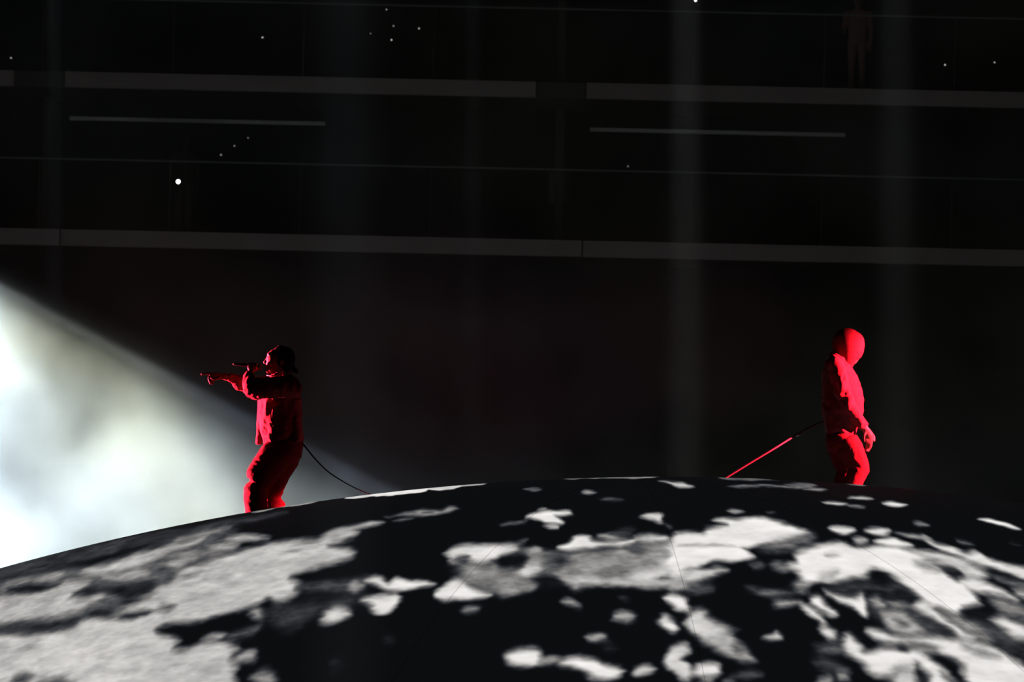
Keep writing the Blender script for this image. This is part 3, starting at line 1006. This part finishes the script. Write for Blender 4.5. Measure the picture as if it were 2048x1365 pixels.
# jacket
jk = [loft([lring(566, 753, 0, 17, .10), lring(566, 760, 0, 29, .17), lring(564, 772, 0, 35, .215), lring(560, 800, 0, 41, .20), lring(560, 830, 0, 43, .20), lring(562, 855, 0, 43, .205), lring(566, 872, 0, 41, .20), lring(573, 880, 0, 34, .18)], 28)]
jk.append(loft([lring(588, 800, 0, 14, .15), lring(590, 850, 0, 14, .17), lring(593, 878, 0, 13.5, .17), lring(594, 886, 0, 12, .16)], 20))          # back hem
jk.append(loft([lring(528, 792, .07, 11, .10), lring(524, 830, .08, 9.5, .10), lring(521, 865, .08, 8.5, .10), lring(518, 889, .08, 5.5, .085)], 20))   # far front panel
jk.append(loft([lring(541, 795, -.11, 9, .07), lring(543, 830, -.12, 8, .07), lring(547, 858, -.12, 7.5, .07), lring(546, 866, -.12, 6, .06)], 20))    # near front panel
jk.append(sphere(P(543, 873, -.05), (17 * K, .14, 10 * K), 18, 12))
jk.append(loft([(P(572, 768, -.10), 24 * K, .09), (P(584, 775, -.19), 25 * K, .095), (P(545, 777, -.25), 25 * K, .095), (P(515, 777, -.28), 22.5 * K, .092), (P(503, 776, -.28), 18 * K, .08)], 20, (0, 0, 1)))
jk += chain([P(504, 778, -.27), P(500, 765, -.20), P(498.5, 753, -.13)], [18 * K, 13.5 * K, 10.5 * K], 16)
jk += chain([P(513, 779, -.26), P(500, 779, -.27)], [21 * K, 14 * K], 16)
# far sleeve with its drooping cuff
jk += chain([P(566, 770, .17), P(510, 772, .24), P(482, 764, .21), P(462, 756, .18)], [.10, 18 * K, 14 * K, 8.5 * K], 16)
jk += chain([P(490, 772, .21), P(474, 770, .19)], [12 * K, 8 * K], 14)
jk.append(sphere(P(477, 775, .19), (8 * K, .045, 6 * K), 12, 8))
# collar
jk.append(loft([(P(563, 757), 24 * K, .10), (P(560, 749), 21 * K, .085), (P(559, 745.5), 18 * K, .075)], 20))


def jfold(co, no):
    r = ridged(9, 0.010, (1.2, 1.0, .75), 3)(co, no)
    return r + 0.004 * np.sin(co[:, 0] * 60 + 6 * fbm(co[:, 0] * 6, co[:, 1] * 6, co[:, 2] * 3, 2, 8)) * np.clip(1 - np.abs(no[:, 2]), 0, 1)


jacket1 = fuse('jacket', jk, 0.0075, M_RED_LIT, p1, base1, smooth=5, folds=jfold)
# necklace catching the light
v, f = tube(spline([P(534, 751, -.05), P(545, 752, -.085), P(560, 748, -.105), P(567, 744.5, -.10), P(573, 748.5, -.09), P(578, 752, -.06)], 6), 0.006, 8)
mesh_obj('neck_chain', v, f, M_STEEL, p1, base1)

# trousers
tr = [loft([lring(576, 876, 0, 30, .17), lring(575, 892, 0, 31, .185), lring(572, 908, 0, 32, .18), lring(568, 920, 0, 22, .12)], 24)]
tr += [loft([(P(579, 893, .08), 28 * K, .11), (P(568, 918, .09), 31 * K, .115), (P(555, 940, .10), 29 * K, .115), (P(545, 965, .12), 27 * K, .11), (P(541, 985, .12), 26 * K, .105)], 22),
       loft([(P(541, 978, .12), 26.5 * K, .105), (P(543, 990, .12), 24.5 * K, .10), (P(544, 999, .12), 17 * K, .09), (P(546, 1011, .12), 24 * K, .10), (P(551, 1035, .12), 25 * K, .10), (f_ank + (0, 0, .05), 24 * K, .10), (f_ank + (0, 0, -.02), 24 * K, .10)], 22)]
tr += [loft([(P(572, 892, -.08), 31 * K, .11), (P(551, 912, -.09), 33 * K, .115), (P(533, 937, -.11), 31.5 * K, .115), (P(519, 957, -.13), 29.5 * K, .112), (P(515, 966, -.13), 24 * K, .10)], 22),
       sphere(P(514, 970, -.13), (20 * K, .09, 12 * K), 16, 10),
       loft([(P(512, 969, -.13), 20 * K, .09), (P(511, 978, -.13), 24 * K, .105), (P(511, 1000, -.13), 23 * K, .10), (P(513, 1026, -.13), 22 * K, .10), (n_ank + (0, 0, .05), 21 * K, .10), (n_ank + (0, 0, -.02), 21 * K, .10)], 22)]


def tfold(co, no):
    return ridged(8, 0.0065, (.8, .8, 1.3), 12)(co, no)


fuse('trousers', tr, 0.0085, M_TROUSER, p1, base1, smooth=5, folds=tfold)


def shoe(parent, base, ank, dx):
    pr = [loft([(ank + np.array([-dx * .07, 0, -.03]), .045, .05), (ank + np.array([dx * .02, 0, -.035]), .045, .05), (ank + np.array([dx * .12, 0, -.05]), .035, .048), (ank + np.array([dx * .19, 0, -.06]), .022, .035)], 16)]
    pr.append(loft([(ank + np.array([0, 0, .03]), .05, .045), (ank + np.array([0, 0, -.05]), .05, .045)], 14))
    return fuse('shoe', pr, 0.008, M_SHOE, parent, base, smooth=4)


shoe(p1, base1, n_ank, -1)
shoe(p1, base1, f_ank, -1)
# dark close-fitting cap with a tail at the nape
cp = [sphere(P(567, 717), (24 * K, .082, 24.5 * K), 20, 14), sphere(P(573, 727), (16 * K, .078, 18 * K), 18, 12)]
cp.append(loft([(P(582, 735), 7 * K, .03), (P(590, 741), 5 * K, .028), (P(595.5, 746.5), 2.6 * K, .02)], 14))
cp += chain([P(553, 700), P(560, 695)], [5 * K, 5 * K])
fuse('head_cap', cp, 0.006, M_BLACK, p1, base1, smooth=5)

# microphone in the hand
mic = empty('microphone', (m0 + m1) / 2)
tag(mic, 'black handheld microphone gripped at the mouth of the pointing performer', 'microphone')
L = np.linalg.norm(m1 - m0)
v, f = tube([m0 + ax * t * L for t in (0, .02, .1, .5, .78, .82)], [.007, .0105, .0125, .0155, .018, .021], 16)
mesh_obj('handle', v, f, M_MIC, mic, (m0 + m1) / 2)
v, f = tube([m0 + ax * t * L for t in (.80, .82, .845)], [.0225, .0245, .0225], 18)
mesh_obj('collar_ring', v, f, M_STEEL, mic, (m0 + m1) / 2)
v, f = sphere(m0 + ax * L * .92, .0255, 18, 12)
mesh_obj('grille', v, f, M_GRILLE, mic, (m0 + m1) / 2)

# ---- masked performer, head bowed, hands together
base2 = np.array([P(1690, 1000)[0], Y1, dome_z(P(1690, 1000)[0], Y1)])
n2 = foot_pt(1681, -0.13, 0.09)
f2 = foot_pt(1664, 0.13, 0.09)
b2 = [sphere(P(1694, 692), (27 * K, .085, 30 * K), 18, 12), sphere(P(1699, 712), (20 * K, .07, 20 * K), 16, 10)]
b2 += chain([P(1690, 712), P(1675, 738)], [.062, .068], 14)
b2.append(loft([lring(1674, 722, 0, 16, .12), lring(1675, 745, 0, 24, .17), lring(1682, 790, 0, 30, .16), lring(1682, 845, 0, 26, .14), lring(1680, 872, 0, 27, .16), lring(1680, 890, 0, 20, .14)]))
nh = P(1727, 853, -.10)
b2 += chain([P(1673, 730, -.19), P(1691, 803, -.24), nh], [.06, .048, .030])
fh = P(1726, 855, .10)
b2 += chain([P(1673, 730, .19), P(1691, 803, .24), fh], [.06, .048, .030])
b2 += chain([P(1688, 882, -.09), P(1719, 938, -.11), n2], [.085, .06, .045])
b2 += chain([P(1678, 884, .09), P(1700, 945, .11), f2], [.085, .06, .045])
# near hand laid over the far one
b2 += [loft([(nh, 0.026, .028), (P(1733, 862, -.075), .034, .024), (P(1738, 873, -.045), .037, .022), (P(1739, 881, -.03), .032, .02)], 14)]
for q in range(4):
    ox = -4.6 + q * 3.6
    ln = (0.88, 1.0, 1.05, .95)[q]
    b2 += finger([P(1737 + ox, 880, -.035 - .006 * (3 - q)), P(1737.5 + ox * .9, 880 + 9 * ln, -.03), P(1736 + ox * .8, 880 + 17 * ln, -.018), P(1733.5 + ox * .7, 880 + 23 * ln, .0)], .0092)
b2 += finger([P(1730, 864, -.09), P(1728, 874, -.088), P(1729, 883, -.08)], .0105)
b2 += [loft([(fh, 0.026, .026), (P(1735, 864, .06), .034, .024), (P(1743, 876, .03), .036, .020), (P(1744, 884, .015), .03, .018)], 14)]
for q in range(4):
    ox = -3 + q * 2.4
    b2 += finger([P(1741 + ox * .6, 882, .03 + .01 * q - .02), P(1741 + ox * .5, 891, .018 + .01 * q - .02), P(1738 + ox * .5, 898, .005 + .01 * q - .02), P(1734 + ox * .5, 902, .01 * q - .03)], .009)
b2 += finger([P(1737, 864, .03), P(1742, 868, .0), P(1744, 876, -.02)], .0105)
p2 = fuse('person', b2, 0.0055, M_SKIN, origin=base2, smooth=4)
tag(p2, 'person in a smooth red-lit full-head mask standing with bowed head and joined hands', 'person')

mk = [loft([(P(1694, 656.5), 5 * K, .02), (P(1694, 659), 13 * K, .05), (P(1694, 664), 20.5 * K, .072), (P(1694, 672), 28.5 * K, .092), (P(1696, 682), 32.5 * K, .101), (P(1696.5, 691), 33 * K, .103), (P(1696, 702), 31.5 * K, .098), (P(1694.5, 714), 28 * K, .088), (P(1695, 724), 22 * K, .074), (P(1698, 732), 13.5 * K, .052), (P(1701, 737.5), 4.5 * K, .02)], 32)]
mk += chain([P(1688, 708), P(1677, 732)], [.078, .082], 18)
fuse('mask', mk, 0.006, M_MASK, p2, base2, smooth=8)
j2 = [loft([lring(1672, 716, 0, 13, .10), lring(1671, 724, 0, 21, .17), lring(1673, 740, 0, 30, .205), lring(1680, 760, 0, 36, .205), lring(1683, 780, 0, 40, .20), lring(1685, 802, 0, 42, .20), lring(1685, 828, 0, 40.5, .195), lring(1682, 850, 0, 34, .185), lring(1680, 864, 0, 31, .18), lring(1680, 868, 0, 28, .17)], 28)]
for s in (-1, 1):
    j2.append(loft([(P(1667, 721, s * .15), 12 * K, .07), (P(1671, 730, s * .19), 16.5 * K, .08), (P(1678, 755, s * .225), 16.5 * K, .078), (P(1686, 785, s * .245), 16 * K, .075), (P(1695, 808, s * .24), 15.5 * K, .073), (P(1708, 828, s * .195), 13.5 * K, .065), (P(1722, 846, s * .13), 11 * K, .052), (P(1727, 853, s * .105), 10 * K, .046)], 20))
    j2.append(sphere(P(1669, 724, s * .16), (14 * K, .08, 13 * K), 14, 10))
j2.append(loft([(P(1673, 722), 20 * K, .11), (P(1679, 713), 18 * K, .095)], 20))


def j2fold(co, no):
    return ridged(8, 0.011, (1.1, 1.0, .8), 23)(co, no) + 0.004 * np.sin(co[:, 2] * 45 + co[:, 0] * 30 + 7 * fbm(co[:, 0] * 5, co[:, 1] * 5, co[:, 2] * 5, 2, 28))


fuse('jacket', j2, 0.0075, M_RED_LIT, p2, base2, smooth=5, folds=j2fold)
t2 = [loft([lring(1680, 866, 0, 29, .17), lring(1681, 878, 0, 30.5, .18), lring(1683, 892, 0, 30, .17), lring(1686, 902, 0, 20, .12)], 24)]
t2 += [loft([(P(1692, 880, -.08), 24 * K, .105), (P(1701, 898, -.09), 26 * K, .11), (P(1711, 920, -.10), 23.5 * K, .10), (P(1718, 938, -.11), 21.5 * K, .095)], 22),
       sphere(P(1718, 938, -.11), (21.5 * K, .095, 19 * K), 16, 10),
       loft([(P(1718, 936, -.11), 21 * K, .095), (P(1711, 955, -.12), 19 * K, .09), (P(1703, 975, -.12), 19 * K, .09), (n2 + (0, 0, .06), 20 * K, .09), (n2 + (0, 0, -.02), 20 * K, .09)], 22)]
t2 += [loft([(P(1676, 880, .08), 26 * K, .105), (P(1684, 905, .09), 26 * K, .11), (P(1696, 942, .11), 22 * K, .095)], 22), sphere(P(1696, 942, .11), (22 * K, .095, 19 * K), 16, 10),
       loft([(P(1696, 940, .11), 21.5 * K, .095), (P(1684, 975, .12), 20 * K, .09), (f2 + (0, 0, .06), 20 * K, .09), (f2 + (0, 0, -.02), 20 * K, .09)], 22)]
fuse('trousers', t2, 0.0085, M_TROUSER, p2, base2, smooth=5, folds=tfold)
shoe(p2, base2, n2, 1)
shoe(p2, base2, f2, 1)


# ------------------------------------------------------------------ safety tethers
def crest_point(px):
    y = 900.0
    while True:
        d = ray(px, y); oc = CAM - DC; b = d @ oc
        if b * b - (oc @ oc - RD * RD) > 0: break
        y += 0.1
    return y, dome_hit(px, y + 0.1)


def tether(label, pts2d, depths, end_px, r0, r1, mt, clip_at=None):
    yc, ce = crest_point(end_px)
    n = len(pts2d)
    Ye = depths[-1]
    P3 = []
    for i, (x, y) in enumerate(pts2d):
        P3.append(at(x, y, depths[i]))
    P3.append(at(end_px, yc + 2.0, Ye))
    curve = [p for p in spline(P3, 8)]
    dd = curve[-1] - curve[-4]               # runs on in its own direction until it meets the dome skin
    dd = dd / np.linalg.norm(dd)
    for _ in range(200):
        q = curve[-1] + dd * 0.03
        if q[2] <= dome_z(q[0], q[1]) + r1 * 1.05: break
        curve.append(q)
    last = curve[-1]
    hd = np.array([dd[0], dd[1]]) / math.hypot(dd[0], dd[1])
    for t in np.linspace(0.1, 0.6, 8):       # then it lies on the skin up to its anchor
        x, y = last[0] + hd[0] * t, last[1] + hd[1] * t
        curve.append(np.array([x, y, dome_z(x, y) + r1 * 1.05]))
    n2_ = len(curve)
    rad = [r0 + (r1 - r0) * min(1.0, i / (n * 8)) for i in range(n2_)]
    org = curve[-1]
    root = empty('safety_tether', org)
    tag(root, label, 'rope')
    v_, f_ = tube(curve, rad, 8)
    rope_o = mesh_obj('rope', v_, f_, mt, root, org)
    a = curve[-1]
    ring = [a + np.array([0.045 * math.cos(q), 0.045 * math.sin(q), 0.012]) for q in np.linspace(0, 2 * math.pi, 20)]
    v_, f_ = tube(ring, 0.008, 8)
    mesh_obj('anchor_ring', v_, f_, M_STEEL, root, org)
    c0 = np.asarray(curve[0]); c1 = np.asarray(curve[2])
    if clip_at is not None:
        k = min(range(n2_), key=lambda i: np.linalg.norm(curve[i] - clip_at))
        c0, c1 = curve[k - 1], curve[k + 1]
    cc = (c0 + c1) / 2; dd = (c1 - c0) / np.linalg.norm(c1 - c0)
    up = np.cross(dd, (0, 1, 0))
    ring = [cc + dd * 0.034 * math.cos(q) + up * 0.017 * math.sin(q) for q in np.linspace(0, 2 * math.pi, 20)]
    v_, f_ = tube(ring, 0.006, 8)
    mesh_obj('snap_hook', [np.asarray(p) - org for p in v_], f_, M_STEEL, rope_o)
    return root


tether('thin black safety rope sagging from the pointing performer\'s waist to the dome', [(600, 880), (612, 896), (630, 918), (655, 943), (685, 963), (715, 979)], [3.3, 3.28, 3.22, 3.14, 3.04, 2.94, 2.85], 745, 0.0085, 0.004, M_ROPE)
tether('red-lit safety rope rising from the dome to the masked performer\'s back', [(1652, 842), (1636, 848), (1597, 868), (1550, 897), (1500, 927)], [3.3, 3.32, 3.2, 3.02, 2.95, 2.9], 1450, 0.0105, 0.0075, M_ROPE_RED, at(1597, 868, 3.2))


# ------------------------------------------------------------------ haze and fog
def fog_material():
    mt = bpy.data.materials.new('stage_fog')
    mt.use_nodes = True
    nt = mt.node_tree
    nt.nodes.remove(nt.nodes['Principled BSDF'])
    out = nt.nodes['Material Output']
    sc = nt.nodes.new('ShaderNodeVolumeScatter')
    sc.inputs['Anisotropy'].default_value = 0.15
    tc = nt.nodes.new('ShaderNodeTexCoord')
    nz = nt.nodes.new('ShaderNodeTexNoise')
    nz.inputs['Scale'].default_value = 0.55
    nz.inputs['Detail'].default_value = 3
    nz.inputs['Roughness'].default_value = 0.55
    nt.links.new(tc.outputs['Object'], nz.inputs['Vector'])
    mr = nt.nodes.new('ShaderNodeMapRange')
    mr.inputs['From Min'].default_value = 0.42
    mr.inputs['From Max'].default_value = 0.60
    mr.inputs['To Min'].default_value = 0.022
    mr.inputs['To Max'].default_value = 0.15
    nt.links.new(nz.outputs['Fac'], mr.inputs['Value'])
    sp = nt.nodes.new('ShaderNodeSeparateXYZ')
    nt.links.new(tc.outputs['Object'], sp.inputs['Vector'])
    # fog sits low: density falls with height
    hz = nt.nodes.new('ShaderNodeMapRange')
    hz.inputs['From Min'].default_value = 2.0
    hz.inputs['From Max'].default_value = 8.2
    hz.inputs['To Min'].default_value = 1.6
    hz.inputs['To Max'].default_value = 0.28
    nt.links.new(sp.outputs['Z'], hz.inputs['Value'])
    mu = nt.nodes.new('ShaderNodeMath'); mu.operation = 'MULTIPLY'
    n2 = nt.nodes.new('ShaderNodeTexNoise'); n2.inputs['Scale'].default_value = 0.3; n2.inputs['Detail'].default_value = 0
    nt.links.new(tc.outputs['Object'], n2.inputs['Vector'])
    cr = nt.nodes.new('ShaderNodeValToRGB')
    cr.color_ramp.elements[0].position = 0.36; cr.color_ramp.elements[0].color = (0.74, 0.85, 1.0, 1)
    cr.color_ramp.elements[1].position = 0.64; cr.color_ramp.elements[1].color = (1.0, 1.0, 0.70, 1)
    nt.links.new(n2.outputs['Fac'], cr.inputs['Fac']); nt.links.new(cr.outputs['Color'], sc.inputs['Color'])
    nt.links.new(mr.outputs['Result'], mu.inputs[0]); nt.links.new(hz.outputs['Result'], mu.inputs[1])
    nt.links.new(mu.outputs[0], sc.inputs['Density'])
    nt.links.new(sc.outputs['Volume'], out.inputs['Volume'])
    return mt


v, f = box(-15, 9, 12.0, 18.0, 0.05, 11.5)
fog = mesh_obj('stage_fog', v, f, fog_material(), smooth=False)
tag(fog, 'white stage fog lit by a lamp beam behind the pointing performer', 'fog', kind='stuff')


def haze_material(density):
    mt = bpy.data.materials.new('thin_haze')
    mt.use_nodes = True
    nt = mt.node_tree
    nt.nodes.remove(nt.nodes['Principled BSDF'])
    sc = nt.nodes.new('ShaderNodeVolumeScatter')
    sc.inputs['Density'].default_value = density
    nt.links.new(sc.outputs['Volume'], nt.nodes['Material Output'].inputs['Volume'])
    return mt


M_HAZE = haze_material(0.05)


def light_beam(px, Y, power, colr, label, half=0.55):
    a, b = at(px, 20, Y), at(px, 940, Y)
    d = (a - b) / np.linalg.norm(a - b)
    lo = b - d * 0.0
    while lo[2] > 0.05 and (lo[0] ** 2 + lo[1] ** 2 > RD ** 2 or lo[2] > dome_z(lo[0], lo[1]) + 0.3):
        lo = lo - d * 0.05
    hi = a + d * 2.0
    src = lo + d * 26
    R_ = 26 * math.tan(math.radians(half)) * 1.02
    v_, f_ = tube([lo + d * 0.03, hi], [R_, R_], 24)
    o_ = mesh_obj('light_beam', v_, f_, M_HAZE, None, lo)
    tag(o_, label, 'light beam', 'vertical lamp beams', kind='stuff')
    spot('beam_lamp', src, lo, power, colr, half, 1.0, 0.03)


light_beam(110, 24.0, 13000, (0.8, 0.9, 1.0), 'faint vertical lamp beam over the bright fog at the left edge', 0.5)
light_beam(690, -10.5, 12000, (0.72, 0.84, 1.0), 'faint bluish vertical lamp beam passing in front of the dome right of the pointing performer', 0.6)
light_beam(945, 24.0, 7000, (0.85, 0.95, 1.0), 'faintest vertical lamp beam, in the middle of the picture', 0.6)
light_beam(1372, 8.0, 38000, (0.95, 1.0, 0.98), 'brightest vertical lamp beam, left of the masked performer')
light_beam(1792, 8.0, 19000, (0.92, 1.0, 0.97), 'vertical lamp beam just right of the masked performer', 0.6)
